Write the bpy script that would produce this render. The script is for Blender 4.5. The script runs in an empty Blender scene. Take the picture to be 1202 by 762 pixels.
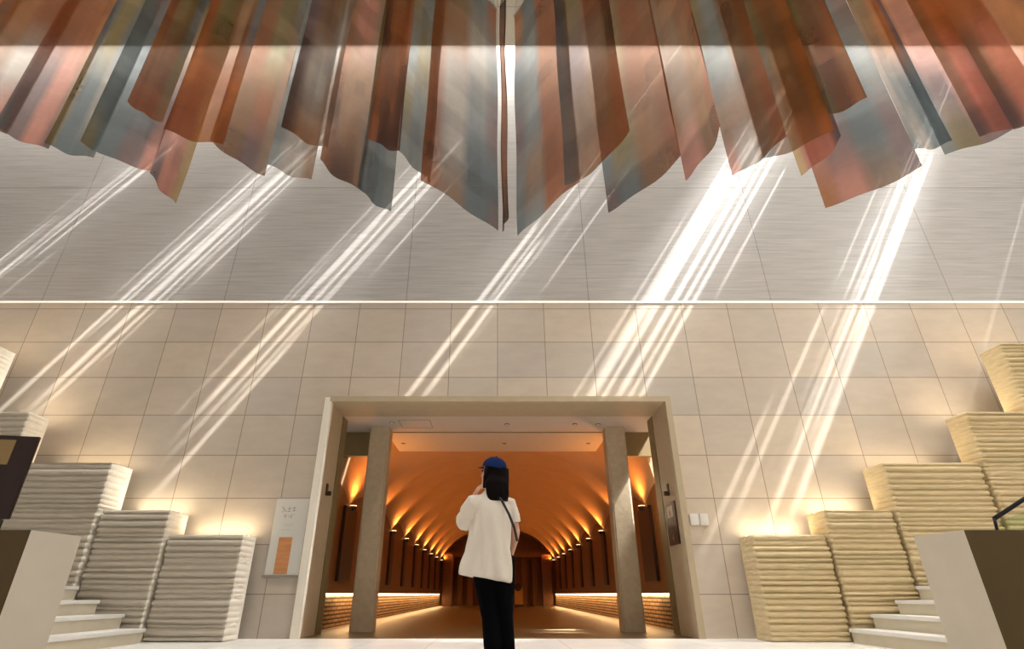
import bpy, bmesh, math, random
from math import sin, cos, tan, atan, atan2, pi, radians, sqrt
from mathutils import Vector, Matrix, noise
random.seed(7)
S = bpy.context.scene
COL = bpy.context.collection
H = 0.6                      # eye height
F = 634.0
TH = radians(26.55)
CX = 584.0

def at(px, py, d):
    """world point seen at (px,py) standing at depth d"""
    z = d*tan(TH+atan((381-py)/F)); yf = d*cos(TH)+z*sin(TH)
    return Vector(((px-CX)/F*yf, d, z+H))
def at_z(px, py, z):
    """z relative to the eye"""
    return at(px, py, z/tan(TH+atan((381-py)/F)))

# ------------------------------------------------------------------ materials
def new_mat(name):
    m = bpy.data.materials.new(name); m.use_nodes = True
    nt = m.node_tree; b = nt.nodes['Principled BSDF']
    return m, nt, b
def N(nt, t, **kw):
    n = nt.nodes.new(t)
    for k, v in kw.items(): setattr(n, k, v)
    return n
def plain(name, col, rough=.6, noise_amt=.08, scale=6, bump=0.0, metal=0.0, spec=.3, stretch=(1,1,1)):
    m, nt, b = new_mat(name)
    tc = N(nt, 'ShaderNodeTexCoord'); mp = N(nt, 'ShaderNodeMapping'); mp.inputs['Scale'].default_value = stretch
    nz = N(nt, 'ShaderNodeTexNoise'); nz.inputs['Scale'].default_value = scale; nz.inputs['Detail'].default_value = 5
    mx = N(nt, 'ShaderNodeMix', data_type='RGBA')
    mx.inputs[6].default_value = (*[c*(1-noise_amt*2) for c in col], 1)
    mx.inputs[7].default_value = (*[min(1, c*(1+noise_amt*2)) for c in col], 1)
    L = nt.links.new
    L(tc.outputs['Object'], mp.inputs[0]); L(mp.outputs[0], nz.inputs['Vector']); L(nz.outputs[0], mx.inputs[0]); L(mx.outputs[2], b.inputs['Base Color'])
    b.inputs['Roughness'].default_value = rough; b.inputs['Metallic'].default_value = metal
    b.inputs['Specular IOR Level'].default_value = spec
    if bump:
        bp = N(nt, 'ShaderNodeBump'); bp.inputs['Strength'].default_value = bump; bp.inputs['Distance'].default_value = .02
        L(nz.outputs[0], bp.inputs['Height']); L(bp.outputs[0], b.inputs['Normal'])
    return m
def emis(name, col, s):
    m, nt, b = new_mat(name)
    b.inputs['Emission Color'].default_value = (*col, 1); b.inputs['Emission Strength'].default_value = s
    b.inputs['Base Color'].default_value = (*col, 1)
    return m
def tiles(name, c1, c2, mortar, w, h, offx=0, offz=0, msize=.007, streak=0.0, rough=.6, axis='xz', bumpamt=.0, brick_off=0.0):
    m, nt, b = new_mat(name); L = nt.links.new
    tc = N(nt, 'ShaderNodeTexCoord'); sp = N(nt, 'ShaderNodeSeparateXYZ'); cb = N(nt, 'ShaderNodeCombineXYZ')
    L(tc.outputs['Object'], sp.inputs[0])
    a1 = N(nt, 'ShaderNodeMath', operation='ADD'); a1.inputs[1].default_value = offx + w*100
    a2 = N(nt, 'ShaderNodeMath', operation='ADD'); a2.inputs[1].default_value = offz + h*100
    L(sp.outputs['XYZ'.index(axis[0].upper())], a1.inputs[0]); L(sp.outputs['XYZ'.index(axis[1].upper())], a2.inputs[0])
    L(a1.outputs[0], cb.inputs[0]); L(a2.outputs[0], cb.inputs[1])
    br = N(nt, 'ShaderNodeTexBrick'); br.offset = brick_off; br.squash = 1
    br.inputs['Scale'].default_value = 1; br.inputs['Brick Width'].default_value = w; br.inputs['Row Height'].default_value = h
    br.inputs['Mortar Size'].default_value = msize; br.inputs['Mortar Smooth'].default_value = .1
    br.inputs['Color1'].default_value = (*c1, 1); br.inputs['Color2'].default_value = (*c2, 1); br.inputs['Mortar'].default_value = (*mortar, 1)
    L(cb.outputs[0], br.inputs['Vector'])
    mp = N(nt, 'ShaderNodeMapping'); mp.inputs['Scale'].default_value = (.55, 1, 14) if streak else (1.2, 1, 3)
    L(tc.outputs['Object'], mp.inputs[0])
    nz = N(nt, 'ShaderNodeTexNoise'); nz.inputs['Scale'].default_value = 1.6; nz.inputs['Detail'].default_value = 8; nz.inputs['Roughness'].default_value = .6
    L(mp.outputs[0], nz.inputs['Vector'])
    rg = N(nt, 'ShaderNodeMapRange'); rg.inputs[1].default_value = .3; rg.inputs[2].default_value = .7
    amt = streak or .06
    rg.inputs[3].default_value = 1-amt; rg.inputs[4].default_value = 1+amt
    L(nz.outputs[0], rg.inputs[0])
    mu = N(nt, 'ShaderNodeMix', data_type='RGBA', blend_type='MULTIPLY'); mu.inputs[0].default_value = 1
    L(br.outputs['Color'], mu.inputs[6]); L(rg.outputs[0], mu.inputs[7]); L(mu.outputs[2], b.inputs['Base Color'])
    b.inputs['Roughness'].default_value = rough; b.inputs['Specular IOR Level'].default_value = .25
    if bumpamt:
        bp = N(nt, 'ShaderNodeBump'); bp.inputs['Strength'].default_value = bumpamt; bp.inputs['Distance'].default_value = .02
        ad = N(nt, 'ShaderNodeMath', operation='SUBTRACT'); L(nz.outputs[0], ad.inputs[0]); L(br.outputs['Fac'], ad.inputs[1])
        L(ad.outputs[0], bp.inputs['Height']); L(bp.outputs[0], b.inputs['Normal'])
    return m

TW, TR = .907, .72
M = {}
M['tile'] = tiles('beige stone tile', (.62,.53,.43), (.50,.45,.395), (.28,.22,.16), TW, TR, 0, -H)
M['upper'] = tiles('brushed grey stone', (.47,.45,.43), (.45,.435,.415), (.27,.255,.24), TW*4, 3.2, TW*2, -H-5.2+.3, msize=.008, streak=.16)
M['ceil'] = tiles('beige ceiling stone', (.62,.57,.48), (.58,.53,.45), (.3,.26,.2), .9, .9, 0, 0, axis='xy')
M['floor'] = tiles('polished white stone floor', (.86,.84,.80), (.84,.82,.78), (.6,.57,.5), .9, .9, 0, 0, axis='xy', rough=.35)
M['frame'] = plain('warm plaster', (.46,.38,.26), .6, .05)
M['lit_white'] = plain('pale sunlit trim', (.92,.87,.76), .5, .02)  # sunlit sliver of the left jamb put into the colour
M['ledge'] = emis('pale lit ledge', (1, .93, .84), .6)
M['soffit'] = plain('painted soffit', (.62,.57,.52), .7, .02)
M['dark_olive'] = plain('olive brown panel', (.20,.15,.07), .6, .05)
M['column'] = plain('bush hammered column stone', (.45,.36,.245), .7, .08, 12, .15)
M['wood'] = plain('orange brown corridor panel', (.22,.10,.035), .5, .1, 4, stretch=(1,1,.2))
M['dark_wood'] = plain('dark bronze panel', (.05,.022,.012), .45, .1)
M['plaster_o'] = plain('smooth vault plaster', (.54,.33,.18), .75, .06, 2)
M['corr_floor'] = plain('corridor floor', (.17,.12,.06), .4, .06, 3)
M['brick'] = tiles('rough split stone course', (.50,.34,.19), (.38,.25,.13), (.10,.055,.025), .42, .075, axis='yz', msize=.016, rough=.85, bumpamt=.8, brick_off=.5)
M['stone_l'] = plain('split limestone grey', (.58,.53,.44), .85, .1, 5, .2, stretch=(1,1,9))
M['stone_r'] = plain('split limestone warm-lit', (.66,.54,.33), .85, .14, 5, .2, stretch=(1,1,9))  # warm lamplight on the right piers put into the stone colour
M['stone_lit_l'] = plain('split limestone lit side', (.88,.83,.72), .8, .06, 9, .3)  # paler copy: light on the left piers' inner sides is painted in
M['step'] = plain('white marble step', (.86,.85,.82), .4, .03)
M['step_side'] = plain('cream step riser', (.66,.60,.47), .5, .04)
M['parapet_light'] = plain('fine beige concrete', (.52,.47,.39), .7, .04, 3)
M['parapet_shade'] = plain('shaded parapet face', (.06,.038,.012), .7, .05, 3)  # shadow on the front face painted as a dark brown
M['board_dark'] = plain('dark espresso board', (.016,.006,.004), .5, .05)
M['tan'] = plain('tan card', (.20,.13,.05), .7, .04)
M['led'] = emis('warm led strip', (1, .72, .38), 9)
M['lamp'] = emis('warm uplight lens', (1, .62, .28), 6)
M['white_board'] = plain('white sign board', (.70,.69,.64), .5, .01)
M['grey_ink'] = plain('grey ink', (.42,.40,.37), .7, .02)
M['pic'] = plain('orange printed picture', (.50,.22,.09), .6, .25, 3, stretch=(1,1,6))
M['sign_brown'] = plain('dark brown sign plate', (.045,.013,.008), .4, .05)
M['sign_white'] = plain('sign white symbol', (.66,.58,.48), .5, .02)
M['sign_dim'] = plain('sign dull symbol', (.24,.13,.09), .5, .02)
M['plastic'] = plain('white plastic plate', (.80,.78,.74), .4, .01)
M['downlight'] = plain('grey downlight trim', (.25,.22,.2), .4, .02)
M['black_metal'] = plain('black handrail metal', (.015,.015,.02), .3, .02, metal=.6)
M['shirt'] = plain('white cotton shirt', (.76,.69,.60), .9, .03, 5, 1.0, stretch=(1.4,1.4,.55), spec=.1)
M['trouser'] = plain('black trousers', (.003,.003,.004), .95, .1, spec=.03)
M['skin'] = plain('skin', (.58,.33,.23), .55, .03)
M['hair'] = plain('black hair', (.004,.002,.002), .8, .2, 40, .3, spec=.08, stretch=(1,1,.1))
M['cap'] = plain('navy cap cloth', (.008,.02,.085), .85, .1, spec=.08)
M['strap'] = plain('black strap', (.02,.016,.02), .6, .02)
M['shoe'] = plain('dark shoe', (.02,.02,.02), .6, .02)
M['eye'] = plain('dark eye', (.02,.01,.01), .2, .01)
M['lip'] = plain('lips', (.42,.14,.12), .5, .01)
M['rod'] = plain('pale aluminium rod', (.6,.58,.55), .35, .02, metal=.8)
def glass_mat():
    m, nt, b = new_mat('clear green glass')
    b.inputs['Base Color'].default_value = (.75,.9,.75,1); b.inputs['Roughness'].default_value = .03
    b.inputs['Transmission Weight'].default_value = 1; b.inputs['IOR'].default_value = 1.1
    return m
M['glass'] = glass_mat()
def silk_mat():
    m, nt, b = new_mat('translucent banded silk'); L = nt.links.new
    out = nt.nodes['Material Output']
    at_ = N(nt, 'ShaderNodeAttribute'); at_.attribute_name = 'Col'
    tc = N(nt, 'ShaderNodeTexCoord')
    mp = N(nt, 'ShaderNodeMapping'); mp.inputs['Scale'].default_value = (3, 3, 5)
    nz = N(nt, 'ShaderNodeTexNoise'); nz.inputs['Scale'].default_value = 2.5; nz.inputs['Detail'].default_value = 6
    L(tc.outputs['Object'], mp.inputs[0]); L(mp.outputs[0], nz.inputs['Vector'])
    rg = N(nt, 'ShaderNodeMapRange'); rg.inputs[1].default_value = .3; rg.inputs[2].default_value = .7; rg.inputs[3].default_value = .95; rg.inputs[4].default_value = 1.05
    L(nz.outputs[0], rg.inputs[0])
    mu = N(nt, 'ShaderNodeMix', data_type='RGBA', blend_type='MULTIPLY'); mu.inputs[0].default_value = 1
    L(at_.outputs['Color'], mu.inputs[6]); L(rg.outputs[0], mu.inputs[7])
    # see-through thread gaps tinted by the dye
    tint = N(nt, 'ShaderNodeMix', data_type='RGBA'); tint.inputs[0].default_value = .85; tint.inputs[6].default_value = (1,1,1,1)
    gm = N(nt, 'ShaderNodeGamma'); gm.inputs[1].default_value = .5
    L(mu.outputs[2], gm.inputs[0]); L(gm.outputs[0], tint.inputs[7])
    tr = N(nt, 'ShaderNodeBsdfTransparent'); L(tint.outputs[2], tr.inputs[0])
    df = N(nt, 'ShaderNodeBsdfDiffuse'); L(mu.outputs[2], df.inputs[0])
    tl = N(nt, 'ShaderNodeBsdfTranslucent'); L(mu.outputs[2], tl.inputs[0])
    m1 = N(nt, 'ShaderNodeMixShader'); m1.inputs[0].default_value = .55; L(df.outputs[0], m1.inputs[1]); L(tl.outputs[0], m1.inputs[2])
    m2 = N(nt, 'ShaderNodeMixShader'); m2.inputs[0].default_value = .40; L(tr.outputs[0], m2.inputs[2]); L(m1.outputs[0], m2.inputs[1])
    L(m2.outputs[0], out.inputs[0]); nt.nodes.remove(b)
    return m
M['silk'] = silk_mat()

# ------------------------------------------------------------------ helpers
def link(name, me, mats, parent=None, smooth=False):
    o = bpy.data.objects.new(name, me); COL.objects.link(o)
    for m in (mats if isinstance(mats, (list, tuple)) else [mats]): me.materials.append(m)
    if parent: o.parent = parent
    if smooth:
        for p in me.polygons: p.use_smooth = True
    return o
def pyobj(name, v, f, mat, parent=None, smooth=False, loc=(0,0,0)):
    me = bpy.data.meshes.new(name); me.from_pydata([tuple(a) for a in v], [], f); me.update()
    o = link(name, me, mat, parent, smooth); o.location = loc; return o
def bobj(name, bm, mat, parent=None, smooth=False, loc=(0,0,0)):
    bmesh.ops.recalc_face_normals(bm, faces=bm.faces[:])
    me = bpy.data.meshes.new(name); bm.to_mesh(me); bm.free()
    o = link(name, me, mat, parent, smooth); o.location = loc; return o
def box(bm, x0, x1, y0, y1, z0, z1, mi=0, mat=None):
    vs = [bm.verts.new(p) for p in ((x0,y0,z0),(x1,y0,z0),(x1,y1,z0),(x0,y1,z0),(x0,y0,z1),(x1,y0,z1),(x1,y1,z1),(x0,y1,z1))]
    if mat is not None:
        for v in vs: v.co = mat @ v.co
    fs = [(0,3,2,1),(4,5,6,7),(0,1,5,4),(1,2,6,5),(2,3,7,6),(3,0,4,7)]
    out = []
    for f in fs:
        fc = bm.faces.new([vs[i] for i in f]); fc.material_index = mi; out.append(fc)
    return vs, out
def bx(name, x0, x1, y0, y1, z0, z1, mat, parent=None, bevel=0, loc=(0,0,0)):
    bm = bmesh.new(); box(bm, x0, x1, y0, y1, z0, z1)
    if bevel: bmesh.ops.bevel(bm, geom=bm.edges[:], offset=bevel, segments=2, affect='EDGES')
    return bobj(name, bm, mat, parent, loc=loc)
def struct(o): o['kind'] = 'structure'; return o
def tag(o, label, cat, group=None):
    o['label'] = label; o['category'] = cat
    if group: o['group'] = group
    return o
def empty(name, loc=(0,0,0), rz=0):
    o = bpy.data.objects.new(name, None); COL.objects.link(o); o.location = loc; o.rotation_euler = (0,0,rz); o.empty_display_size = .1
    return o
def tube_mesh(bm, pts, rad, seg=14, flat=None, cap=True, up=None):
    """tube through pts; rad per point: r or (rx, ry); closed with caps"""
    pts = [Vector(p) for p in pts]; n = len(pts); rings = []
    ref = Vector(up) if up else None
    for i, p in enumerate(pts):
        t = (pts[min(i+1, n-1)] - pts[max(i-1, 0)]).normalized()
        a = ref if ref and abs(t.dot(ref)) < .95 else (Vector((0,1,0)) if abs(t.y) < .9 else Vector((1,0,0)))
        s = t.cross(a).normalized(); u = s.cross(t).normalized()
        r = rad[i] if isinstance(rad, list) else rad
        rx, ry = r if isinstance(r, (list, tuple)) else (r, r)
        rings.append([bm.verts.new(p + s*rx*cos(2*pi*k/seg) + u*ry*sin(2*pi*k/seg)) for k in range(seg)])
    for a, b in zip(rings, rings[1:]):
        for k in range(seg): bm.faces.new((a[k], a[(k+1) % seg], b[(k+1) % seg], b[k]))
    if cap:
        bm.faces.new(rings[0][::-1]); bm.faces.new(rings[-1])
def ellipsoid(bm, c, r, rot=None, u=20, v=14):
    g = bmesh.ops.create_uvsphere(bm, u_segments=u, v_segments=v, radius=1)
    mt = Matrix.Translation(c) @ (rot or Matrix.Identity(4)) @ Matrix.Diagonal((*r, 1))
    for vv in g['verts']: vv.co = mt @ vv.co

# ------------------------------------------------------------------ camera
cam = bpy.data.cameras.new('camera'); co = bpy.data.objects.new('camera', cam); COL.objects.link(co)
co.location = (0, 0, H); co.rotation_euler = (pi/2+TH, 0, 0)
cam.sensor_width = 36; cam.lens = F/1202*36; cam.shift_x = (601-CX)/1202; cam.clip_end = 200
S.camera = co

# ------------------------------------------------------------------ room shell
D = 9.4; XW = 15.0; ZL = H+5.2; ZT = H+3.12; XO = 3.03; ZC = 11.7; ZS = 13.6; YC = 8.1
# back wall : lower tiled part with opening
bm = bmesh.new()
box(bm, -XW, -XO, D, D+.35, 0, ZL); box(bm, XO, XW, D, D+.35, 0, ZL); box(bm, -XO, XO, D, D+.35, ZT, ZL)
struct(bobj('wall_back', bm, M['tile']))
struct(bx('wall_back_upper', -XW, XW, D, D+.35, ZL, ZS+.6, M['upper']))
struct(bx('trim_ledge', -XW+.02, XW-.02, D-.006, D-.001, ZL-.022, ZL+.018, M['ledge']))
struct(bx('wall_left', -XW-.3, -XW, -6, D+.35, 0, ZS, M['tile']))
struct(bx('wall_right', XW, XW+.3, -6, D+.35, 0, ZS, M['tile']))
struct(bx('floor', -XW-.3, XW+.3, -6, D, -.3, 0, M['floor']))
struct(bx('ceiling', -XW-.3, XW+.3, -6, YC, ZC, ZS, M['ceil']))

# unseen opaque panel added over the slot, its slits shaped to cast the sun streaks
SX, SY = .65, .104       # horizontal travel of the sun per metre of descent
zsk = ZS + .02
slits = []
def streak(xc, zt, zb, w):
    """a lit streak: centre x at z(rel)=5.2, from zt down to zb on the wall (relative to eye)"""
    zr = zsk - H
    xs = xc + SX*(zr-5.2)
    slits.append((xs-w/2, xs+w/2, max(.0, (zr-zt)*SY), min(D-YC-.02, (zr-zb)*SY)))
rb = random.Random(11)
bund = [(-10.6, .65, 22, 4.6, 7.0, .8), (-7.15, .62, 26, 2.6, 5.6, .9), (-3.75, .60, 26, 1.9, 6.0, .85),
        (-.25, .40, 12, 2.9, 4.4, .75), (3.35, .62, 24, 2.6, 4.2, 1.0), (7.15, .55, 24, 1.3, 5.0, .85), (10.5, .5, 16, 4.4, 6.0, 1.0), (14, .6, 12, 3, 6, 1)]
for xc, wd, n, zlo, zhi, a in bund:
    for i in range(n):
        off = rb.gauss(0, wd*.55)
        if abs(off) > wd*1.3: off *= .5
        w = rb.choice([.015,.02,.03,.035,.045,.07])*a
        zt = rb.choice([13, 12, 10.5, 9.5, 8.4, 7.2, 6.4]); zb = rb.uniform(zlo, zhi+1.5)
        if zb > zt-1.5: zb = zt-1.5
        streak(xc+off, zt, zb, w)
for s in [(-.35, 7.0, 3.15, .10), (-.05, 6.6, 3.2, .11), (.75, 8.6, 5.5, .045), (-3.35, 4.4, 1.45, .09), (-2.95, 9, 6, .05),
          (3.0, 8.5, 3.15, .2), (3.5, 9.5, 3.15, .14), (3.9, 9.0, 3.15, .1), (4.3, 8.6, 5.4, .05),
          (7.5, 9.0, 1.25, .12), (7.15, 5.2, 1.1, .1), (6.55, 5.0, 1.1, .06), (6.3, 3.0, .9, .06), (-7.5, 9.5, 2.4, .1), (-7.0, 10, 3.2, .13), (-3.9, 9, 3.0, .13)]:
    streak(*s)
xs = sorted({-XW, XW+0.0, *[a for s in slits for a in s[:2] if -XW < a < XW]})
bm = bmesh.new()
for a, b in zip(xs, xs[1:]):
    mid = (a+b)/2
    iv = sorted((s[2], s[3]) for s in slits if s[0] <= mid <= s[1])
    cur = 0; W = D-YC
    for p, q in iv:
        if p > cur+1e-4: box(bm, a, b, D-p, D-cur, zsk, zsk+.03)
        cur = max(cur, q)
    if cur < W-1e-4: box(bm, a, b, D-W, D-cur, zsk, zsk+.03)
struct(bobj('streak_gobo', bm, M['soffit']))

# portal: lining, reveal
YR = 10.27
bm = bmesh.new()
for s in (-1, 1):
    x0, x1 = sorted((s*XO, s*(XO+.10)))
    box(bm, x0, x1, D-.05, D-.002, 0, ZT+.10)
box(bm, -XO, XO, D-.05, D-.002, ZT, ZT+.10)
fr = struct(bobj('door_1', bm, M['frame']))
bm = bmesh.new(); box(bm, -XO-.0, -XO+.035, D-.055, D+.06, 0, ZT-.0); box(bm, -XO-.09, -XO, D-.06, D-.051, 0, ZT+.08)
bobj('sunlit_edge', bm, M['lit_white'], fr)  # strip on the left jamb only, coloured as its sunlit edge
bm = bmesh.new()
box(bm, -XO-.35, -XO, D+.351, 10.6, 0, ZT+.3); box(bm, XO, XO+.35, D+.351, 10.6, 0, ZT+.3)
struct(bobj('trim_1', bm, M['frame']))
# skin over opening depth (reveal liners)
bm = bmesh.new(); box(bm, -XO, -XO+.004, D+.061, YR, 0, ZT); box(bm, XO-.004, XO, D-.0, YR, 0, ZT); box(bm, -XO+.004, XO-.004, D, YR, ZT-.004, ZT+.1)
struct(bobj('trim_2', bm, M['frame']))
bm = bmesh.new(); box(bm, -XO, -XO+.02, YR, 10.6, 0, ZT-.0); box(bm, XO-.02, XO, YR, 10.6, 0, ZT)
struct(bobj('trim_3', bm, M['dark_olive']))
YV = 11.42; XCD = 3.3
struct(bx('ceiling_vestibule', -XCD, XCD, YR, YV, ZT-.002, ZT+.3, M['soffit']))
struct(bx('ceiling_vestibule_inner', -2.42, 2.42, YV, 13.3, ZT+.03, ZT+.3, M['soffit']))
bm = bmesh.new(); box(bm, -2.45, 2.45, YV-.02, YV-.003, ZT-.02, ZT-.0025); struct(bobj('trim_4', bm, M['dark_olive']))
bm = bmesh.new()
box(bm, -XCD, -2.42, YV, YV+.15, H+2.61, ZT+.3); box(bm, 2.42, XCD, YV, YV+.15, H+2.61, ZT+.3)
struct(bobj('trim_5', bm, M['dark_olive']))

# corridor
XCD = 3.3; ZCV = H+1.83; ZA = H+3.5; Y0, Y1 = 11.575, 36.0
struct(bx('floor_corridor', -XCD-.6, XCD+.6, D, Y1+.5, -.3, 0, M['corr_floor']))
PIT = 2.65; YP0 = 12.6
NX, NY = 48, 320
v = []; f = []
for j in range(NY+1):
    y = Y0 + (Y1-Y0)*j/NY
    u = (y-YP0)/PIT
    rip = .5-.5*cos(2*pi*u)
    for i in range(NX+1):
        x = -XCD + 2*XCD*i/NX; t = abs(x)/XCD
        ex = 2.9 + 9*max(0, (14.6-y)/3.2)
        base = ZCV + (ZA-ZCV)*(1-t**ex)
        # fans: deep flutes near the springing, dying towards the crown
        z = base + .30*rip**.6*(t**2.2) + .06*sin(2*pi*(y/6.2+.3*t))*(1-t)
        v.append((x, y, z))
for j in range(NY):
    for i in range(NX):
        a = j*(NX+1)+i; f.append((a, a+NX+1, a+NX+2, a+1))
struct(pyobj('ceiling_corridor', v, f, M['plaster_o'], smooth=True))
bm = bmesh.new()   # bulkhead that closes the gap above the vault
lo_ = [bm.verts.new((v[i][0], Y0+.002, v[i][2])) for i in range(NX+1)]; up_ = [bm.verts.new((v[i][0], Y0+.002, ZT+.6)) for i in range(NX+1)]
for i in range(NX): bm.faces.new((lo_[i], lo_[i+1], up_[i+1], up_[i]))
struct(bobj('trim_6', bm, M['plaster_o']))
for s, nm in ((-1, 'left'), (1, 'right')):
    a, b = sorted((s*XCD, s*(XCD+.3)))
    struct(bx('wall_corridor_'+nm, a, b, 10.61, Y1, H+.02, ZCV+.4, M['wood']))
    a, b = sorted((s*(XCD+.07), s*(XCD+.3)))
    struct(bx('wall_corridor_base_'+nm, a, b, 10.61, Y1, 0, H-.03, M['brick']))
    a, b = sorted((s*(XCD+.01), s*(XCD+.069)))
    o = bx('led_strip', a, b, 10.65, Y1-1.6, H-.029, H+.018, M['led'])
    tag(o, f'warm glowing light line along the foot of the {nm} corridor wall above the rough stone', 'light strip')
    L_ = bpy.data.lights.new('wash', 'AREA'); L_.shape = 'RECTANGLE'; L_.size = .1; L_.size_y = Y1-Y0-2; L_.energy = 170; L_.color = (1, .55, .22)
    lo = bpy.data.objects.new('wall_wash_light', L_); COL.objects.link(lo); lo.location = (s*(XCD-.02), (Y0+Y1)/2, H-.005)
    lo.rotation_euler = (0, radians(s*12), 0)
struct(bx('wall_corridor_end', -XCD-.3, XCD+.3, Y1, Y1+.2, 0, ZA+.5, M['wood']))
# bronze fins and uplights
names = {0:'nearest the hall',1:'second from the hall',2:'third from the hall',3:'fourth from the hall',4:'fifth from the hall',5:'sixth from the hall',6:'seventh from the hall',7:'eighth from the hall',8:'last before the end wall'}
for s, nm in ((-1, 'left'), (1, 'right')):
    for k in range(9):
        y = YP0 + k*PIT
        bm = bmesh.new(); a, b = sorted((s*(XCD-.07), s*(XCD-.001)))
        hw = .5 if k == 0 else .26
        box(bm, a, b, y-hw, y+hw, H+.24, H+1.72); bmesh.ops.bevel(bm, geom=bm.edges[:], offset=.012, segments=1, affect='EDGES')
        r = empty('wall_panel', (s*XCD, y, H+.24)); tag(r, f'dark upright panel on the {nm} corridor wall, {names[k]}', 'wall panel', 'dark upright panels along the corridor')
        o = bobj('panel', bm, M['dark_wood'], r); o.matrix_parent_inverse = Matrix.Translation((-s*XCD, -y, -H-.24))
        bm = bmesh.new(); bmesh.ops.create_cone(bm, cap_ends=True, segments=16, radius1=.05, radius2=.08, depth=.1)
        u = bobj('uplight', bm, M['dark_wood'], loc=(s*(XCD-.085), y, H+1.71))
        tag(u, f'small uplight above the {nm} corridor wall panel {names[k]}', 'lamp', 'uplights along the corridor cove')
        bm = bmesh.new(); bmesh.ops.create_cone(bm, cap_ends=True, segments=16, radius1=.07, radius2=.07, depth=.012)
        g = bobj('lens', bm, M['lamp'], u); g.location = (0, 0, .056)
        P = bpy.data.lights.new('uplight_bulb', 'SPOT'); P.energy = 72 if k else 110; P.color = (1, .36, .08); P.shadow_soft_size = .05; P.spot_size = radians(150); P.spot_blend = .8
        po = bpy.data.objects.new('uplight_bulb', P); COL.objects.link(po); po.location = (s*(XCD-.2), y, H+1.80); po.rotation_euler = (0, pi + s*radians(22)*-1, 0)
# columns at the entrance
for s, nm in ((-1, 'left'), (1, 'right')):
    bm = bmesh.new(); xc = s*2.44
    box(bm, -.2, .2, -.2, .2, 0, ZT-.004); bmesh.ops.bevel(bm, geom=[e for e in bm.edges if abs(e.verts[0].co.z-e.verts[1].co.z) > 1], offset=.03, segments=3, affect='EDGES')
    o = bobj('column', bm, M['column'], loc=(xc, YV-.23, 0))
    tag(o, f'tall square pale stone column on the {nm} side of the corridor entrance', 'column')
# end of the corridor: screens, posts, doors
for s, nm in ((-1, 'left'), (1, 'right')):
    a, b = sorted((s*2.55, s*3.1))
    tag(bx('pillar', a, b, 33.9, 34.4, 0, H+2.05, plain('brown pillar '+nm, (.16,.07,.03), .5)), f'broad brown pillar at the far {nm} end of the corridor', 'pillar')
    for k, xx in enumerate((2.05, 1.45)):
        a, b = sorted((s*xx, s*(xx+.3)))
        tag(bx('pillar', a, b, 35.2, 35.5, 0, H+1.95, M['wood']), f'slim orange-brown pillar at the far end, {"outer" if k==0 else "inner"} of two on the {nm}', 'pillar')
tag(bx('lintel_beam', -3.25, 3.25, 34.5, 34.75, H+1.97, H+2.25, M['wood']), 'orange-brown beam across the far end of the corridor', 'beam')
d2 = empty('double_door', (0, Y1-.06, 0)); tag(d2, 'dark double door in the end wall of the corridor', 'door')
for s in (-1, 1):
    a, b = sorted((s*.01, s*.9)); lf = bx('door_leaf', a, b, 0, .05, 0, 2.3, M['dark_wood'], d2)
    a, b = sorted((s*.06, s*.09)); bx('handle', a, b, -.04, 0, .9, 1.3, M['rod'], lf)
st = empty('round_sign_stand', (1.15, 32.5, 0)); tag(st, 'small yellow stand with a round black disc near the far end of the corridor', 'sign stand')
bx('stand_panel', -.22, .22, -.02, .02, .12, .95, plain('ochre panel', (.5,.25,.05), .5), st)
bm = bmesh.new(); bmesh.ops.create_cone(bm, cap_ends=True, segments=24, radius1=.2, radius2=.2, depth=.03)
for vv in bm.verts: vv.co = Matrix.Rotation(pi/2, 4, 'X') @ vv.co
o = bobj('disc', bm, M['dark_wood'], st); o.location = (-.05, -.04, .95)
bx('foot', -.25, .25, -.12, .12, 0, .12, M['dark_wood'], st)

# ------------------------------------------------------------------ soffit details
def disc(name, loc, r, h, mat, parent=None, rot=None):
    bm = bmesh.new(); bmesh.ops.create_cone(bm, cap_ends=True, segments=20, radius1=r, radius2=r, depth=h)
    o = bobj(name, bm, mat, parent, loc=loc)
    if rot: o.rotation_euler = rot
    return o
for px, py, d, lb in ((460,498,10.7,'downlight in the front soffit, leftmost beside the access hatch'), (595,498,10.8,'downlight in the front soffit above the person'),
                      (675,498,10.8,'downlight in the front soffit, left of the pair on the right'), (702,498,10.8,'downlight in the front soffit, right of the pair on the right')):
    p = at(px, py, d); o = disc('downlight', (p.x, d, ZT-.008), .05, .012, M['downlight']); tag(o, 'small round '+lb, 'downlight', 'soffit downlights')
    disc('lens', (0,0,-.007), .03, .004, M['lit_white'], o)
for px, lb in ((474,'left'),(592,'middle'),(690,'right')):
    p = at(px, 523, 12.6); o = disc('downlight', (p.x, 12.5, ZT+.024), .05, .012, M['downlight']); tag(o, f'small round {lb} downlight in the inner soffit behind the columns', 'downlight', 'soffit downlights')
bm = bmesh.new()
x0 = at(470,498,10.8).x; x1 = at(506,498,10.8).x
for a, b, c, d in ((x0,x0+.012,10.5,11.1),(x1,x1+.012,10.5,11.1),(x0,x1,10.5,10.512),(x0,x1,11.09,11.1)): box(bm, a, b, c, d, ZT-.008, ZT-.0025)
tag(bobj('access_hatch', bm, M['downlight']), 'square access hatch outline in the front soffit near the left column', 'hatch')

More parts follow.
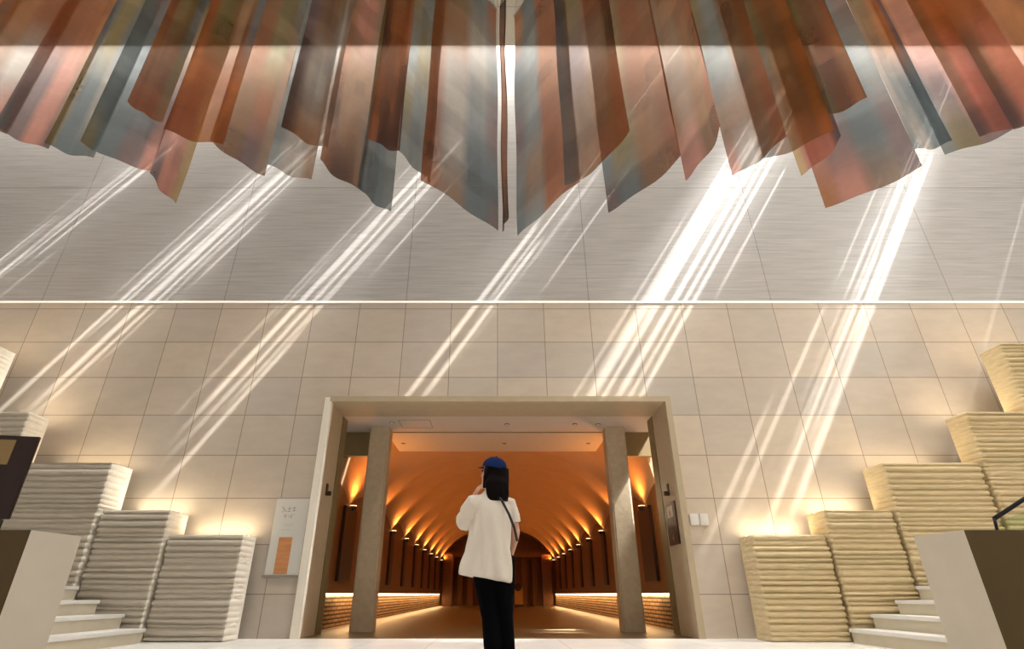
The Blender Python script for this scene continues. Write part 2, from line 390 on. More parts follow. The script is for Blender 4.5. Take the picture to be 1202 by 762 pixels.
# ------------------------------------------------------------------ stone piers
def pier(name, x_in, x_out, yf_, yb, h, side, matf, mats_, seed):
    """rib-cut stone pier. side=-1 left, +1 right; x_in = edge towards the centre"""
    xa, xb = (x_in, x_out) if side > 0 else (x_out, x_in)
    nx = max(30, int((xb-xa)/.03)); nz = max(110, int(h/.0085)); ny = 14
    rnd = random.Random(seed)
    # rib layout
    z = 0; bands = []
    while z < h:
        t = rnd.uniform(.055, .105); rough = rnd.random() < .2
        bands.append((z, min(h, z+t), .016 if rough else .0025, rnd.choice([.05,.07,.08]) if not rough else rnd.uniform(.03,.045))); z += t
    def prof(z):
        for a, b, r, dp in bands:
            if a <= z <= b+1e-6:
                q = (z-a)/max(1e-6, b-a)
                return dp*max(0, sin(pi*q))**.55 , r
        return 0, .008
    bm = bmesh.new()
    def pt(path, zz):
        # path: ('f', x) front, ('i', y) inner side
        pr, rg = prof(zz)
        if path[0] == 'f':
            x = path[1]; n = noise.noise(Vector((x*5+seed*7, zz*22, 1.3)))*rg + noise.noise(Vector((x*22+seed, zz*60, 4.1)))*rg*.8
            return (x, yf_ - pr - n, zz)
        y = path[1]; n = noise.noise(Vector((y*9+seed*3, zz*26, 7.7)))*rg*.8
        k = min(1, (yb-y)/.25)
        return ((x_in - side*(pr*.28+n)*k) , y, zz)
    xs_ = [xa+(xb-xa)*i/nx for i in range(nx+1)]
    if side > 0:   # path: from back along inner side (left) to front, then along the front to outer
        path = [('i', yb-(yb-yf_)*i/ny) for i in range(ny)] + [('f', x) for x in xs_]
    else:
        path = [('f', x) for x in xs_] + [('i', yf_+(yb-yf_)*i/ny) for i in range(1, ny+1)]
    zs = [h*j/nz for j in range(nz+1)]
    G = []
    for p in path:
        col = []
        for zz in zs:
            q = Vector(pt(p, zz))
            if p[0] == 'f' and abs(p[1]-x_in) < 1e-6:
                pr, rg = prof(zz); q.x = x_in - side*(pr*.28+ noise.noise(Vector((yf_*9+seed*3, zz*26, 7.7)))*rg*.8)
            col.append(bm.verts.new(q))
        G.append(col)
    for i in range(len(path)-1):
        sidef = (path[i][0] == 'i' or path[i+1][0] == 'i')
        for j in range(nz):
            fc = bm.faces.new((G[i][j], G[i+1][j], G[i+1][j+1], G[i][j+1])); fc.material_index = 1 if sidef else 0; fc.smooth = True
    # back, outer side and caps
    bo = [bm.verts.new((x_out, yb, z_)) for z_ in (0, h)]
    first, last = (G[0], G[-1]); out_col = G[-1] if side > 0 else G[0]; in_col = G[0] if side > 0 else G[-1]
    bm.faces.new([c for c in out_col] + [bo[1], bo[0]])
    bm.faces.new([c for c in in_col] + [bo[1], bo[0]])
    bm.faces.new([c[-1] for c in G] + [bo[1]]); bm.faces.new([c[0] for c in G] + [bo[0]])
    o = bobj(name, bm, [matf, mats_])
    return o
XI = [3.86, 5.02, 6.08, 7.62, 8.6, 10.4]
HH = [1.41, 1.756, 2.46, 3.26, 4.44]
YB = [9.26, 9.24, 9.14, 8.95, 8.86]
YF = [8.78, 8.70, 8.62, 8.54, 8.46]
nmz = ['lowest, beside the entrance wall', 'second in height', 'third in height', 'fourth in height', 'tallest']
for s, nm in ((-1, 'left'), (1, 'right')):
    for k in range(5):
        o = pier('stone_pier', s*XI[k], s*(XI[k+1]-.06), YF[k], YB[k], HH[k], s,
                 M['stone_l'] if s < 0 else M['stone_r'], M['stone_lit_l'] if s < 0 else M['stone_r'], 3+k*5+(1 if s > 0 else 0))
        # keep neighbours apart by the amount of the rib relief
        tag(o, f'ribbed {"grey" if s<0 else "warm-lit"} stone pier in the stepped row on the {nm}, {nmz[k]}', 'stone pier', f'stepped stone piers on the {nm}')
        a, b = sorted((s*(XI[k]+.08), s*(XI[k+1]-.1)))
        ls = bx('light_strip', a, b, YB[k]-.12, YB[k]-.07, HH[k]+.001, HH[k]+.02, M['led'], o)
        e = bpy.data.lights.new('pier_glow', 'AREA'); e.shape = 'RECTANGLE'; e.size = b-a; e.size_y = .05
        e.energy = [4.5, 4, 2.5, 4, 3][k]*(1.0 if s < 0 else 1.0); e.color = (1, .84, .60)
        lo = bpy.data.objects.new('pier_glow_light', e); COL.objects.link(lo); lo.location = ((a+b)/2, YB[k]-.04, HH[k]+.035); lo.rotation_euler = (pi-.25, 0, 0)

# ------------------------------------------------------------------ stairs and parapets
for s, nm in ((-1, 'left'), (1, 'right')):
    st = empty('staircase', (s*4.87, 7.6, 0)); tag(st, f'white marble stair flight climbing outwards on the {nm}, behind the parapet', 'staircase')
    for k in range(7):
        xn = .35*k; x1_ = 7.0 - 4.87 if k < 6 else 5.0
        yb = [8.6, 8.6, 8.52, 8.52, 8.52, 8.44, 8.36][k] - 7.6
        ya = 6.7-7.6
        z1 = .176*(k+1)
        bm = bmesh.new(); a, b = sorted((s*(xn+.035), s*(xn+.35+.03 if k < 6 else 5.0))); box(bm, a, b, ya, yb, 0, z1-.045)
        rs = bobj('step', bm, M['step_side'], st)
        bm = bmesh.new(); a, b = sorted((s*xn, s*(xn+.382 if k < 6 else 5.0))); box(bm, a, b, ya, yb, z1-.045, z1); bmesh.ops.bevel(bm, geom=bm.edges[:], offset=.008, segments=2, affect='EDGES')
        bobj('tread', bm, M['step'], rs)
    # parapet
    bm = bmesh.new()
    zt_ = H+.592
    P = [(4.75, 6.6), (4.80, 5.92), (11.5, 5.92), (11.5, 6.6)]
    lo_ = [bm.verts.new((s*x, y, 0)) for x, y in P]; up_ = [bm.verts.new((s*x, y, zt_)) for x, y in P]
    for i in range(4):
        fc = bm.faces.new((lo_[i], lo_[(i+1) % 4], up_[(i+1) % 4], up_[i])); fc.material_index = 1 if i == 1 else 0
    bm.faces.new(up_); bm.faces.new(lo_[::-1])
    o = bobj('parapet', bm, [M['parapet_light'], M['parapet_shade']])
    tag(o, f'{nm} stair parapet with pale end and front painted dark as in shade, cut off by the picture edge', 'parapet')

# handrail and glass on right parapet
hr = empty('handrail', (at(1170,622,6.2).x, 6.2, H+.592)); tag(hr, 'black handrail with a glass panel on top of the right parapet', 'handrail')
p0 = at(1167, 609, 6.2); p1 = at(1202, 586, 6.2); base = hr.location.copy()
dv = (p1-p0)
a = p0-base; b = p0+dv*3.2-base
bm = bmesh.new(); tube_mesh(bm, [a, a+(b-a)*.5, b], .022, 12); bobj('rail', bm, M['black_metal'], hr, True)
bm = bmesh.new(); tube_mesh(bm, [(0,0,.001), a*.6, a], .016, 12); bobj('post', bm, M['black_metal'], hr, True)
bm = bmesh.new()
vs = [bm.verts.new(q) for q in ((.03,.0,.002),(1.5,.0,.002),(1.5,.0,b.z*.72),(a.x+.06,.0,a.z-.02))]
fc = bm.faces.new(vs); r_ = bmesh.ops.extrude_face_region(bm, geom=[fc]); bmesh.ops.translate(bm, verts=[g for g in r_['geom'] if isinstance(g, bmesh.types.BMVert)], vec=(0,.012,0))
bobj('glass_panel', bm, M['glass'], hr)

# dark board standing on left parapet
tr = at(46, 512, 6.2); br = at(8, 609, 6.2)
bd = empty('display_board', (tr.x-.02, 6.25, H+.592)); bd.rotation_euler = (0,0,radians(10)); tag(bd, 'dark espresso display board with a tan card on the left parapet', 'display board')
zt_ = tr.z - (H+.592); zb_ = br.z - (H+.592)
bx('panel', -1.5, 0, -.02, .02, zb_, zt_, M['board_dark'], bd, .006)
bx('card', -1.2, -.22, -.026, -.0205, zt_-.33, zt_-.05, M['tan'], bd)
bx('foot', -1.1, -.08, -.05, .05, 0, zb_, M['board_dark'], bd)

# ------------------------------------------------------------------ wall sign board left
sb = empty('sign_board', (-3.395, D-.03, H+.27)); tag(sb, 'white sign board with grey lettering and an orange picture, left of the entrance', 'sign board')
bx('panel', -.28, .265, 0, .028, 0, 1.16, M['white_board'], sb, .004)
bx('picture', -.14, .075, -.004, 0, .015, .56, M['pic'], sb)
bx('shelf', -.29, .275, -.06, .028, -.04, -.002, M['downlight'], sb)
bm = bmesh.new()
def stroke(bm, x0, z0, x1, z1, w, y0=-.004, y1=-.0005):
    dx, dz = x1-x0, z1-z0; l = sqrt(dx*dx+dz*dz); nx, nz = -dz/l*w/2, dx/l*w/2
    q = [(x0+nx, z0+nz), (x1+nx, z1+nz), (x1-nx, z1-nz), (x0-nx, z0-nz)]
    A = [bm.verts.new((x, y0, z)) for x, z in q]; B = [bm.verts.new((x, y1, z)) for x, z in q]
    bm.faces.new(A); bm.faces.new(B[::-1])
    for i in range(4): bm.faces.new((A[i], A[(i+1) % 4], B[(i+1) % 4], B[i]))
for s_ in ((-.17,1.03,-.10,.95,.016),(-.14,.97,-.165,.94,.01),(-.08,1.0,-.02,1.0,.012),(-.05,1.03,-.05,.95,.012),(-.08,.955,-.02,.955,.01),(0,1.01,.06,1.01,.012),(.03,1.03,.03,.95,.012),(0,.97,.06,.97,.01),
           (-.12,.91,-.10,.86,.014),(-.08,.91,-.09,.86,.01),(-.04,.9,-.04,.86,.01),(.0,.91,.0,.85,.016),(.02,.91,.05,.91,.008),
           (-.12,.67,.03,.67,.004),(-.12,.76,.06,.76,.003),(-.12,.73,.05,.73,.003)): stroke(bm, *s_)
bobj('lettering', bm, M['grey_ink'], sb)

# switch plates on right wall
sw = empty('switch_plate', (at(820,610,D).x, D, at(820,610,D).z)); tag(sw, 'white double plastic switch box on the tiled wall right of the entrance', 'switch plate')
for s in (-1, 1):
    a, b = sorted((s*.004, s*.15)); pl = bx('cover', a, b, -.045, 0, -.09, .09, M['plastic'], sw, .008)
    bx('rocker', s*.077-.045, s*.077+.045, -.052, -.044, -.04, .04, M['plastic'], pl, .003)
# pictogram sign on right reveal (x = XO face, facing -x)
sg = empty('pictogram_sign', (XO-.004, 9.86, H+.75)); tag(sg, 'dark brown pictogram sign with a pale square on the right side of the entrance', 'sign')
X_ = lambda a, b: (a, b)
bx('plate', -.025, 0, -.28, .28, 0, .68, M['sign_brown'], sg, .004)
bx('white_square', -.030, -.0252, -.16, .16, .44, .62, M['sign_white'], sg)
def ring(bm, cy, cz, r, w, seg=24, x0=-.031, x1=-.0252):
    for i in range(seg):
        t0, t1 = 2*pi*i/seg, 2*pi*(i+1)/seg
        q = [(r, t0), (r, t1), (r-w, t1), (r-w, t0)]
        A = [bm.verts.new((x0, cy+R_*cos(t), cz+R_*sin(t))) for R_, t in q]; bm.faces.new(A)
bm = bmesh.new(); ring(bm, 0, .345, .075, .018); bobj('symbol', bm, M['sign_dim'], sg)
bm = bmesh.new(); box(bm, -.031, -.0252, -.02, .02, .31, .38); bobj('symbol', bm, M['sign_dim'], sg)
bm = bmesh.new(); ring(bm, 0, .20, .05, .014); bobj('symbol', bm, M['sign_dim'], sg)
bm = bmesh.new(); box(bm, -.031, -.0252, -.012, .012, .06, .16); box(bm, -.0312, -.0253, -.05, .05, .10, .12)
bobj('symbol', bm, M['sign_dim'], sg)
bm = bmesh.new(); box(bm, -.0335, -.0302, -.03, .03, .47, .55); ellipsoid(bm, (-.0315, 0, .58), (.002, .018, .018), u=12, v=8)
bobj('symbol', bm, M['sign_dim'], sg)
for s, nm in ((1, 'right'), (-1, 'left')):
    p = at(784 if s > 0 else 379, 575, 9.85)
    xx = s*(XO-.004)
    rt = empty('wall_bracket', (xx, 9.85, p.z)); tag(rt, f'small dark bracket high on the {nm} side of the entrance opening', 'bracket')
    a, b = sorted((0, -s*.02)); bx('plate', a, b, -.04, .04, -.1, .1, M['dark_wood'], rt)
    a, b = sorted((-s*.02, -s*.09)); bx('hook', a, b, -.03, .03, -.1, -.03, M['dark_wood'], rt)

# ------------------------------------------------------------------ silk banners
PAL = dict(R=(.23,.068,.026), O=(.36,.125,.04), B=(.10,.13,.145), G=(.17,.13,.055), M=(.15,.10,.10), P=(.50,.19,.14), Y=(.55,.36,.16),
           W=(.34,.30,.26), D=(.06,.022,.014), L=(.16,.18,.18), S=(.235,.145,.095), T=(.21,.095,.042))
def lerp(a, b, t): return tuple(x+(y-x)*t for x, y in zip(a, b))
def sm(t): return t*t*(3-2*t)
def banner(far, near, z, code, label, bulge=.12, top=10.4, seed=0, flip=1):
    A = at_z(*far, z); B = at_z(*near, z)
    base = (A+B)/2; root = empty('silk_banner', (base.x, base.y, H+z)); tag(root, label, 'banner', 'hanging silk banners')
    nu, nv = 14, 44; dxy = Vector((B.x-A.x, B.y-A.y, 0)); L_ = dxy.length; nn = Vector((-dxy.y, dxy.x, 0)).normalized()*flip
    rnd = random.Random(seed); ph = rnd.uniform(0, 6)
    rows = code.split(); hs = [0, 1.0, 2.1, 3.6, 5.4][:len(rows)]
    v = []; cols = []
    for j in range(nv+1):
        hz = (top-z)*(j/nv)**1.0
        for i in range(nu+1):
            u = i/nu; w = 1-.5*min(1, hz/3)
            off = .45*bulge*sin(pi*u)*w + .025*sin(u*9+ph+hz*.5) + .012*sin(hz*2.2+ph+u*3)
            p = A + dxy*u + nn*off
            sag = -.035*sin(pi*u)*(1 if j == 0 else 0)
            v.append((p.x-base.x, p.y-base.y, hz+sag))
            uu = u*(len(rows[0])-1); c0 = min(int(uu), len(rows[0])-2); fu = uu-c0
            fu = sm(max(0, min(1, (fu-.30)/.40)))
            k = 0
            hh = hz + .35*(u-.5)*rnd_s(seed)
            while k < len(hs)-2 and hh > hs[k+1]: k += 1
            fv = sm(max(0, min(1, (hh-hs[k])/(hs[k+1]-hs[k]))))
            ca = lerp(PAL[rows[k][c0]], PAL[rows[k][c0+1]], fu); cb_ = lerp(PAL[rows[k+1][c0]], PAL[rows[k+1][c0+1]], fu)
            g_ = 1 + .22*cell(int(hz/.42), seed, 1) + .12*cell(int(u*4.0), seed, 2) + .12*cell(int(hz/.42)*7+int(u*4.0), seed, 3)
            cols.append(tuple(min(1, c_*g_) for c_ in lerp(ca, cb_, fv)))
    f = [(j*(nu+1)+i, j*(nu+1)+i+1, (j+1)*(nu+1)+i+1, (j+1)*(nu+1)+i) for j in range(nv) for i in range(nu)]
    o = pyobj('cloth', v, f, M['silk'], root, True)
    ca = o.data.color_attributes.new('Col', 'FLOAT_COLOR', 'POINT')
    for i, c in enumerate(cols): ca.data[i].color = (*c, 1)
    bm = bmesh.new(); tube_mesh(bm, [A-base+Vector((0,0,top-z)), B-base+Vector((0,0,top-z))], .02, 8); bobj('rod', bm, M['rod'], root, True)
    for q in (A, B):
        bm = bmesh.new(); pq = q-base; pq = pq + (-pq)*.1
        tube_mesh(bm, [Vector((pq.x,pq.y,top-z)), Vector((pq.x,pq.y,ZC-H-z-.0004))], .006, 6); bobj('wire', bm, M['rod'], root)
def cell(i, s, k): return random.Random(i*31+s*1009+k*77).uniform(-1, 1)
def rnd_s(s): return random.Random(s*13+1).uniform(-1, 1)
R_ = 'on the right'
banner((609,278),(680,213),5.0,'BLRR LSRR MLRR BLRR OBRR','blue grey and rust silk banner, innermost right of the centre gap',.10,seed=1,flip=-1)
banner((664,219),(737,152),5.0,'LTRR LSTR BMSD BGRR OGRR','rust silk banner with pale inner edge, second right of the gap',.2,seed=2,flip=1)
banner((712,249),(801,184),5.05,'MBTR BGTR LTRR MGRT OTGR','brown silk banner with blue grey lower tip, third right of the gap',.08,seed=3,flip=1)
banner((802,212),(848,148),5.0,'PPTR TSTR SSTR STRR TORR','terracotta silk banner with short pink tip, fourth right of the gap',.1,seed=4,flip=1)
banner((861,207),(923,160),5.0,'PWTR SSTR LLTR GLTR TTRR','brown silk banner with greyish pale centre, fifth right of the gap',.05,seed=5,flip=1)
banner((897,188),(979,150),5.0,'LSTO SSTO LGTO TGRO TGRR','orange brown silk banner with bluish inner edge, sixth right of the gap',.05,seed=6,flip=1)
banner((938,206),(990,160),5.0,'YPPM YORM BGRR LGOR TGRT','yellow and pink tipped silk banner, seventh right of the gap',.1,seed=7,flip=1)
banner((968,243),(1083,196),5.0,'OPSM PMBM GBBL TGBM RTLM','large silk banner with pink and peach lower half and blue grey middle, right side',.06,seed=8,flip=1)
banner((950,140),(1018,116),5.35,'TGRO GTRO LGTR TGRT TTRT','small rust orange silk banner hanging in front, right side',.04,seed=9,flip=1)
banner((1073,176),(1118,165),5.0,'LWBB WLBB STOM TGOM OTRR','pale slate blue silk banner beside the large pink one, right side',.05,seed=10,flip=1)
banner((1109,181),(1202,147),5.0,'LGMB BMPM TPOO ROOR RTRR','mauve and slate silk banner hanging to a low corner, far right',.05,seed=11,flip=1)
banner((1150,160),(1235,130),5.0,'MPSO SPOO TOOR ROOR MOTR','orange silk banner crossing the right edge of the picture',.05,seed=12,flip=1)
banner((1190,150),(1290,112),4.7,'MPSO SPOO OOOR ROSR WOTR','outermost pale orange silk banner on the right',.05,seed=13,flip=1)
# centre
banner((588,272),(597,250),5.0,'MDD DRD DRD DRD DDD','dark narrow silk banner seen edge-on in the centre gap',.0,seed=14)
# left
banner((583,272),(495,211),5.0,'MBSR BBWR MLWR LWTR RBGR','wide rust and smoky silk banner, innermost left of the centre gap',.10,seed=21,flip=1)
banner((506,216),(466,178),5.3,'LLL SLG TGL GLG TTG','pale green grey silk banner, second left of the gap',.06,seed=22,flip=1)
banner((468,178),(433,160),5.12,'DDR DRR RRD RTR RRR','dark rust silk banner with straight bottom, third left of the gap',.02,seed=23,flip=-1)
banner((457,249),(421,220),5.0,'LBB LBL SBG TGG TGR','blue grey tipped silk banner behind the dark rust one, left side',.05,seed=24,flip=-1)
banner((425,222),(374,188),5.25,'TDR STD TTR SPT TRR','copper brown silk banner with rounded lower edge, left side',.12,seed=25,flip=-1)
banner((383,175),(331,147),5.1,'STD SWD WSM STM SRD','whitish and dark brown short silk banner, left side',.06,seed=26,flip=-1)
banner((365,212),(314,192),5.0,'SWL SWL LWL GSL TSG','sheer pale silk banner tip beneath the whitish brown one, left side',.05,seed=27,flip=-1)
banner((312,206),(246,163),5.0,'SMTR SRTR TGRR LGTR SBRT','orange brown silk banner with sharp grey corner, left side',.05,seed=28,flip=-1)
banner((262,170),(192,152),4.75,'RORR ORRO LTGR BGTR GGRT','bright rust silk banner with bluish right edge, left side',.05,seed=29,flip=-1)
banner((206,239),(175,203),5.0,'YPM YPP YOR GGO GTR','small pink and yellow silk banner tip hanging lowest on the left',.03,seed=30,flip=-1)
banner((191,143),(150,118),5.3,'TRR GTO LGR BGR GGO','rust orange short silk banner hanging in front, left side',.04,seed=31,flip=-1)
banner((177,200),(94,166),5.0,'PMBG MBBB SMBL GTMB BGOT','slate blue silk banner with red lower rim, left side',.06,seed=32,flip=-1)
banner((110,186),(52,168),5.0,'LBBG LWBG LBGB TGGB BGTR','grey green silk banner with pale stripe, left side',.05,seed=33,flip=-1)
banner((57,175),(-8,148),5.0,'MPMB SPMM ORRR RORT MORT','mauve and pink silk banner near the left picture edge',.05,seed=34,flip=-1)
banner((8,158),(-75,120),5.0,'SPSW SWSS OROS TORR ROMS','peach and white silk banner crossing the left picture edge',.05,seed=35,flip=-1)
banner((-60,138),(-140,100),5.0,'SSTO OTRO OOOS TOOS ROMS','outermost orange silk banner on the left',.05,seed=36,flip=-1)

# ------------------------------------------------------------------ person
PX, PY = -.035, 4.46
person = empty('person', (PX, PY, 0), 0); person.rotation_euler = (0, 0, radians(14))
tag(person, 'person seen from behind in navy cap and loose white shirt, hand raised to face', 'person')
def remesh(o, vs, smooth_it=4, fac=.5):
    m = o.modifiers.new('r', 'REMESH'); m.mode = 'VOXEL'; m.voxel_size = vs; m.use_smooth_shade = True
    if smooth_it:
        s_ = o.modifiers.new('s', 'SMOOTH'); s_.iterations = smooth_it; s_.factor = fac
def hand(bm, wrist, fwd, palm_n, side, curl):
    """palm and five fingers; fwd = direction of fingers, palm_n = direction the palm faces, side = +1 thumb along fwd x palm"""
    fwd = Vector(fwd).normalized(); pn = Vector(palm_n); pn = (pn - fwd*pn.dot(fwd)).normalized(); sd = fwd.cross(pn)*side
    w = Vector(wrist)
    tube_mesh(bm, [w-fwd*.01, w+fwd*.03, w+fwd*.075, w+fwd*.088], [(.023,.015),(.032,.014),(.036,.013),(.03,.011)], 14, up=tuple(pn))
    for i, (o_, ln) in enumerate(((.027,.066),(.010,.075),(-.008,.070),(-.025,.054))):
        p = w+fwd*.078+sd*o_; pts = [p]; d = (fwd+sd*o_*2.2).normalized(); ang = 0
        for k, fr_ in enumerate((.45, .3, .25)):
            ang += curl*(.8, 1, .8)[k]
            p = p + (d*cos(ang)+pn*sin(ang))*ln*fr_; pts.append(p)
        tube_mesh(bm, pts, [.0085, .008, .0072, .0055], 8, up=tuple(sd))
    p = w+fwd*.025+sd*.022; q = p+(fwd*.6+sd*.75+pn*.25).normalized()*.034; r = q+(fwd*.85+sd*.3+pn*.4).normalized()*.028
    tube_mesh(bm, [p, q, r], [.0125, .010, .0075], 8, up=tuple(pn))
# joints (local, facing +y)
hipL, hipR = Vector((-.085,0,.82)), Vector((.085,0,.82))
anL, anR = Vector((.005,-.03,.075)), Vector((.125,.03,.075))
knL, knR = Vector((-.015,.015,.45)), Vector((.098,.03,.45))
shL, shR = Vector((-.140,0,1.27)), Vector((.135,0,1.27))
elL, wrL = Vector((-.185,.13,1.13)), Vector((-.115,.225,1.325))
elR, wrR = Vector((.178,-.01,1.035)), Vector((.165,.12,.865))
HC = Vector((.0,.02,1.475)); hrot = Matrix.Rotation(radians(38), 4, 'Z') @ Matrix.Rotation(radians(14), 4, 'X')
def hp(x, y, z): return HC + (hrot @ Vector((x, y, z)))
bm = bmesh.new()
tube_mesh(bm, [(0,0,.78),(0,0,.86),(0,.0,.97),(0,0,1.05),(0,0,1.2),(0,0,1.29),(0,0,1.33)], [(.12,.09),(.145,.10),(.12,.085),(.11,.08),(.12,.08),(.10,.06),(.055,.055)], 20, up=(0,1,0))
tube_mesh(bm, [(0,0,1.30),(0,.008,1.37),tuple(HC+Vector((0,-.01,-.04)))], [.06,.052,.055], 14)
for h_, k_, a_ in ((hipL,knL,anL),(hipR,knR,anR)):
    tube_mesh(bm, [h_+Vector((0,0,.03)), h_.lerp(k_,.4), k_, k_.lerp(a_,.35), a_], [.082,.07,.05,.052,.034], 14)
    tube_mesh(bm, [a_+Vector((0,-.05,-.045)), a_+Vector((0,.03,-.04)), a_+Vector((0,.15,-.055))], [(.03,.028),(.036,.03),(.036,.016)], 12, up=(0,0,1))
for s_, e_, w_ in ((shL,elL,wrL),(shR,elR,wrR)):
    tube_mesh(bm, [s_.lerp(Vector((0,0,1.25)),.35)+Vector((0,0,-.03)), s_+Vector((0,0,-.03)), s_.lerp(e_,.5), e_, e_.lerp(w_,.3), w_], [.042,.045,.041,.036,.037,.025], 12)
hand(bm, wrL, (HC+Vector((-.06,.12,-.05)))-wrL, (.7,-.2,.1), 1, .45)
hand(bm, wrR, (-.15,.35,-.9), (-1,0,0), -1, .3)
# head
ellipsoid(bm, hp(0,-.005,.02), (.074,.092,.095), hrot)
ellipsoid(bm, hp(0,.022,-.045), (.055,.066,.068), hrot)
ellipsoid(bm, hp(0,.07,-.085), (.024,.02,.02), hrot)
ellipsoid(bm, hp(0,.098,-.015), (.011,.018,.022), hrot); tube_mesh(bm, [hp(0,.082,.03), hp(0,.108,-.02)], [.008,.013], 8)
for s in (-1, 1):
    ellipsoid(bm, hp(s*.077,-.005,-.005), (.010,.018,.030), hrot)
    ellipsoid(bm, hp(s*.035,.072,-.025), (.018,.014,.018), hrot)
body = bobj('body', bm, M['skin'], person); remesh(body, .0055, 3, .5)
for s in (-1, 1):
    bm = bmesh.new(); ellipsoid(bm, hp(s*.031,.083,.012), (.014,.008,.007), hrot, 12, 8); bobj('eye', bm, M['eye'], person, True)
bm = bmesh.new(); ellipsoid(bm, hp(0,.090,-.058), (.022,.008,.007), hrot, 12, 8); bobj('mouth', bm, M['lip'], person, True)
# trousers
bm = bmesh.new()
tube_mesh(bm, [(0,-.0,.76),(0,0,.83),(0,0,.90),(0,0,1.0)], [(.10,.09),(.152,.112),(.142,.105),(.12,.09)], 20, up=(0,1,0))
for h_, k_, a_ in ((hipL,knL,anL),(hipR,knR,anR)):
    tube_mesh(bm, [h_+Vector((0,0,.04)), h_.lerp(k_,.25), h_.lerp(k_,.6), k_, k_.lerp(a_,.4), a_.lerp(k_,.04)], [.09,.085,.074,.063,.062,.052], 16)
tr_ = bobj('trousers', bm, M['trouser'], person); remesh(tr_, .009, 4)
# shoes
for a_ in (anL, anR):
    bm = bmesh.new()
    tube_mesh(bm, [a_+Vector((0,-.075,-.035)), a_+Vector((0,-.04,-.025)), a_+Vector((0,.03,-.025)), a_+Vector((0,.12,-.045)), a_+Vector((0,.185,-.052))], [(.028,.03),(.04,.045),(.043,.045),(.047,.03),(.032,.02)], 16, up=(0,0,1))
    sh = bobj('shoe', bm, M['shoe'], person); remesh(sh, .008, 3)
# shirt: torso loft with folds, sleeves
bm = bmesh.new()
rings = [(.70,-.045,-.00,.188,.165),(.78,-.040,0,.184,.160),(.88,-.030,0,.174,.150),(1.0,-.020,0,.162,.140),(1.12,-.010,0,.156,.130),(1.20,-.002,0,.158,.118),(1.26,0,0,.145,.098),(1.30,0,.0,.105,.082),(1.345,0,.005,.066,.062)]
seg = 56; RR = []
for (z, cx_, cy_, rx, ry) in rings: pass
zz = [rings[0][0]+(rings[-1][0]-rings[0][0])*i/36 for i in range(37)]
for z in zz:
    k = 0
    while k < len(rings)-2 and z > rings[k+1][0]: k += 1
    t = (z-rings[k][0])/(rings[k+1][0]-rings[k][0]); q = [a+(b-a)*t for a, b in zip(rings[k][1:], rings[k+1][1:])]
    row = []
    for i in range(seg):
        th = 2*pi*i/seg
        fold = 1 + min(.5, max(0, (1.28-z))*1.3)*(.20*sin(3*th+z*6) + .17*sin(6*th-z*9+1) + .09*sin(11*th+z*12))
        dz = -.03*cos(th)*max(0, (1.0-z)/.3)     # hem dips on the right
        row.append(bm.verts.new((q[0]+q[2]*fold*cos(th), q[1]+q[3]*fold*sin(th), z+dz)))
    RR.append(row)
for a, b in zip(RR, RR[1:]):
    for i in range(seg): bm.faces.new((a[i], a[(i+1) % seg], b[(i+1) % seg], b[i]))
bm.faces.new(RR[0][::-1]); bm.faces.new(RR[-1])
tube_mesh(bm, [(-.07,0,1.255), tuple(shL+Vector((-.01,0,-.03))), tuple(shL.lerp(elL,.55)+Vector((-.005,0,-.015))), tuple(elL+Vector((-.012,0,-.01))), tuple(elL.lerp(wrL,.22)+Vector((-.01,0,0)))], [(.06,.06),(.074,.08),(.088,.092),(.082,.085),(.052,.055)], 18)
tube_mesh(bm, [(.06,0,1.255), tuple(shR+Vector((-.005,0,-.03))), tuple(shR.lerp(elR,.5)), tuple(shR.lerp(elR,.72))], [(.06,.06),(.062,.07),(.058,.066),(.056,.062)], 18)
shirt = bobj('shirt', bm, M['shirt'], person); remesh(shirt, .009, 3, .5)
# collar
bm = bmesh.new(); tube_mesh(bm, [(0,-.005,1.315),(0,-.002,1.345),(0,.0,1.362)], [(.078,.074),(.068,.066),(.07,.068)], 24, cap=False, up=(0,1,0)); c_ = bobj('collar', bm, M['shirt'], shirt, True)
# hair: cap of hair and long fall over the back
bm = bmesh.new()
ellipsoid(bm, hp(0,-.018,.022), (.084,.098,.098), hrot)
tube_mesh(bm, [hp(0,-.055,.06), hp(0,-.065,-.03), HC+Vector((.015,-.085,-.10)), HC+Vector((.02,-.095,-.17)), HC+Vector((.022,-.10,-.225))], [(.08,.06),(.092,.07),(.096,.062),(.092,.048),(.078,.028)], 24, up=(0,1,0))
for s in (-1, 1): tube_mesh(bm, [hp(s*.07,.0,.05), hp(s*.079,.002,-.03), hp(s*.076,-.004,-.12)], [(.02,.03),(.018,.04),(.012,.025)], 12, up=(0,1,0))
ha = bobj('hair', bm, M['hair'], person); remesh(ha, .007, 3)
# cap
bm = bmesh.new()
g = bmesh.ops.create_uvsphere(bm, u_segments=28, v_segments=16, radius=1)
bmesh.ops.delete(bm, geom=[v_ for v_ in bm.verts if v_.co.z < -.12], context='VERTS')
for v_ in bm.verts: v_.co = hp(v_.co.x*.094, v_.co.y*.106-.008, v_.co.z*.088+.052)
cp = bobj('cap', bm, M['cap'], person, True)
m_ = cp.modifiers.new('s', 'SOLIDIFY'); m_.thickness = .004
bm = bmesh.new(); vs = []
n = 16; top_ = []
for i in range(n+1):
    a = radians(-62+124*i/n)
    r0 = Vector((.092*sin(a), .100*cos(a)-.008, .043)); r1 = Vector((.088*sin(a)*1.02, .100*cos(a)+.062*cos(a)-.008, .038-.012*abs(sin(a))))
    vs.append((bm.verts.new(hp(*r0)), bm.verts.new(hp(*r1))))
for a, b in zip(vs, vs[1:]): bm.faces.new((a[0], b[0], b[1], a[1]))
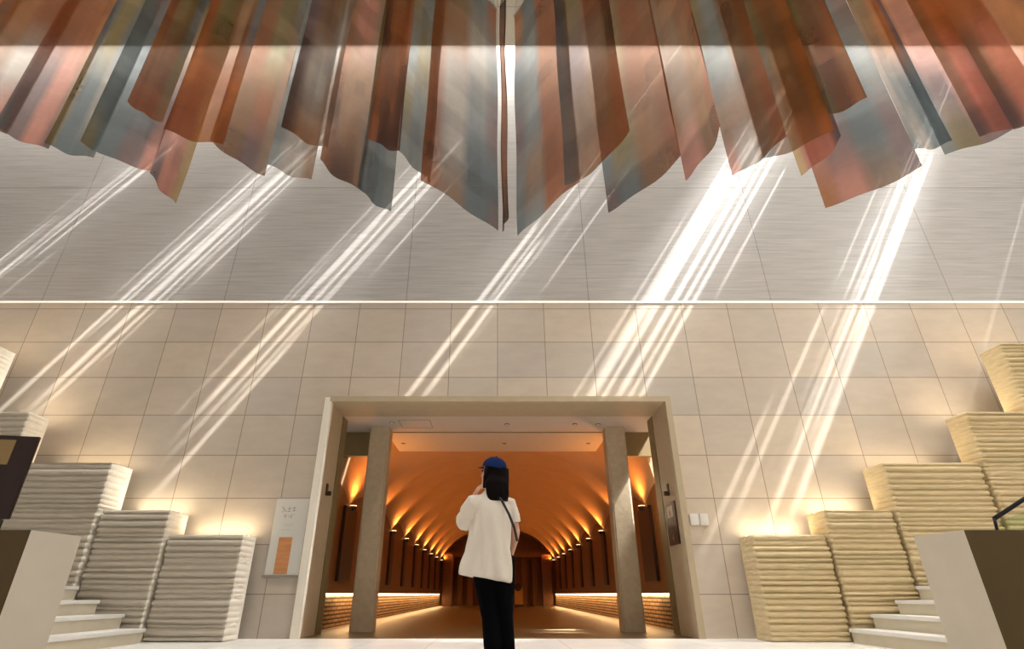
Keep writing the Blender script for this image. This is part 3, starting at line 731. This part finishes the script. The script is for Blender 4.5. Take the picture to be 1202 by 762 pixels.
bk = bobj('brim', bm, M['cap'], cp, True); m_ = bk.modifiers.new('s', 'SOLIDIFY'); m_.thickness = .005
bm = bmesh.new(); ellipsoid(bm, hp(0,-.008,.142), (.008,.008,.005), hrot, 10, 6); bobj('button', bm, M['cap'], cp, True)
# strap across the back from left collar to right hip
bm = bmesh.new()
pts = [(-.02,.06,1.37),(-.035,-.02,1.365),(-.01,-.085,1.325),(.04,-.122,1.25),(.09,-.142,1.15),(.13,-.150,1.05),(.16,-.12,.96)]
tube_mesh(bm, pts, (.010,.004), 8, up=(0,1,0)); bobj('strap', bm, M['strap'], person, True)

# ------------------------------------------------------------------ light
def area(name, loc, rot, sx, sy, e, col):
    L_ = bpy.data.lights.new(name, 'AREA'); L_.shape = 'RECTANGLE'; L_.size = sx; L_.size_y = sy; L_.energy = e; L_.color = col
    o = bpy.data.objects.new(name, L_); COL.objects.link(o); o.location = loc; o.rotation_euler = rot; return o
area('slot_skylight', (0, 8.72, ZS-.12), (radians(4),0,0), 29, 1.0, 1450, (1,.99,.97))
area('hall_fill', (2, 2.2, ZC-.1), (radians(10),0,0), 22, 5, 740, (1,.96,.9)).data.spread = radians(120)  # added overhead fill below the closed ceiling, for general light
area('right_key', (9.5, 3.0, 10.4), (radians(28),radians(38),0), 4, 4, 360, (1,.97,.92))  # added soft key from high on the right, no opening there
area('warm_right_fill', (5.5, 4.2, 4.6), (radians(50),radians(-10),0), 3, 1.5, 40, (1,.80,.5))  # added warm fill lamp overhead, tinting the right part
sun = bpy.data.lights.new('sun', 'SUN'); sun.energy = 42; sun.angle = radians(.45); sun.color = (1,.97,.92)
so = bpy.data.objects.new('sun', sun); COL.objects.link(so)
so.rotation_euler = Vector((-SX, SY, -1)).to_track_quat('-Z', 'Y').to_euler(); so.location = (6, 6, 20)
hz = bpy.data.lights.new('halo_sun', 'SUN'); hz.energy = 55; hz.angle = radians(9); hz.color = (1,.98,.95)  # second sun added for the wide soft halo around the streaks
ho = bpy.data.objects.new('halo_sun', hz); COL.objects.link(ho); ho.rotation_euler = so.rotation_euler; ho.location = (8, 6, 20)
w = bpy.data.worlds.new('world'); S.world = w; w.use_nodes = True
bg = w.node_tree.nodes['Background']; bg.inputs[0].default_value = (1,.93,.85,1); bg.inputs[1].default_value = .22
S.view_settings.view_transform = 'Standard'; S.view_settings.look = 'None'; S.view_settings.exposure = 0
S.cycles.transparent_max_bounces = 24; S.cycles.max_bounces = 8
S.cycles.use_denoising = True
S.cycles.sample_clamp_indirect = 4
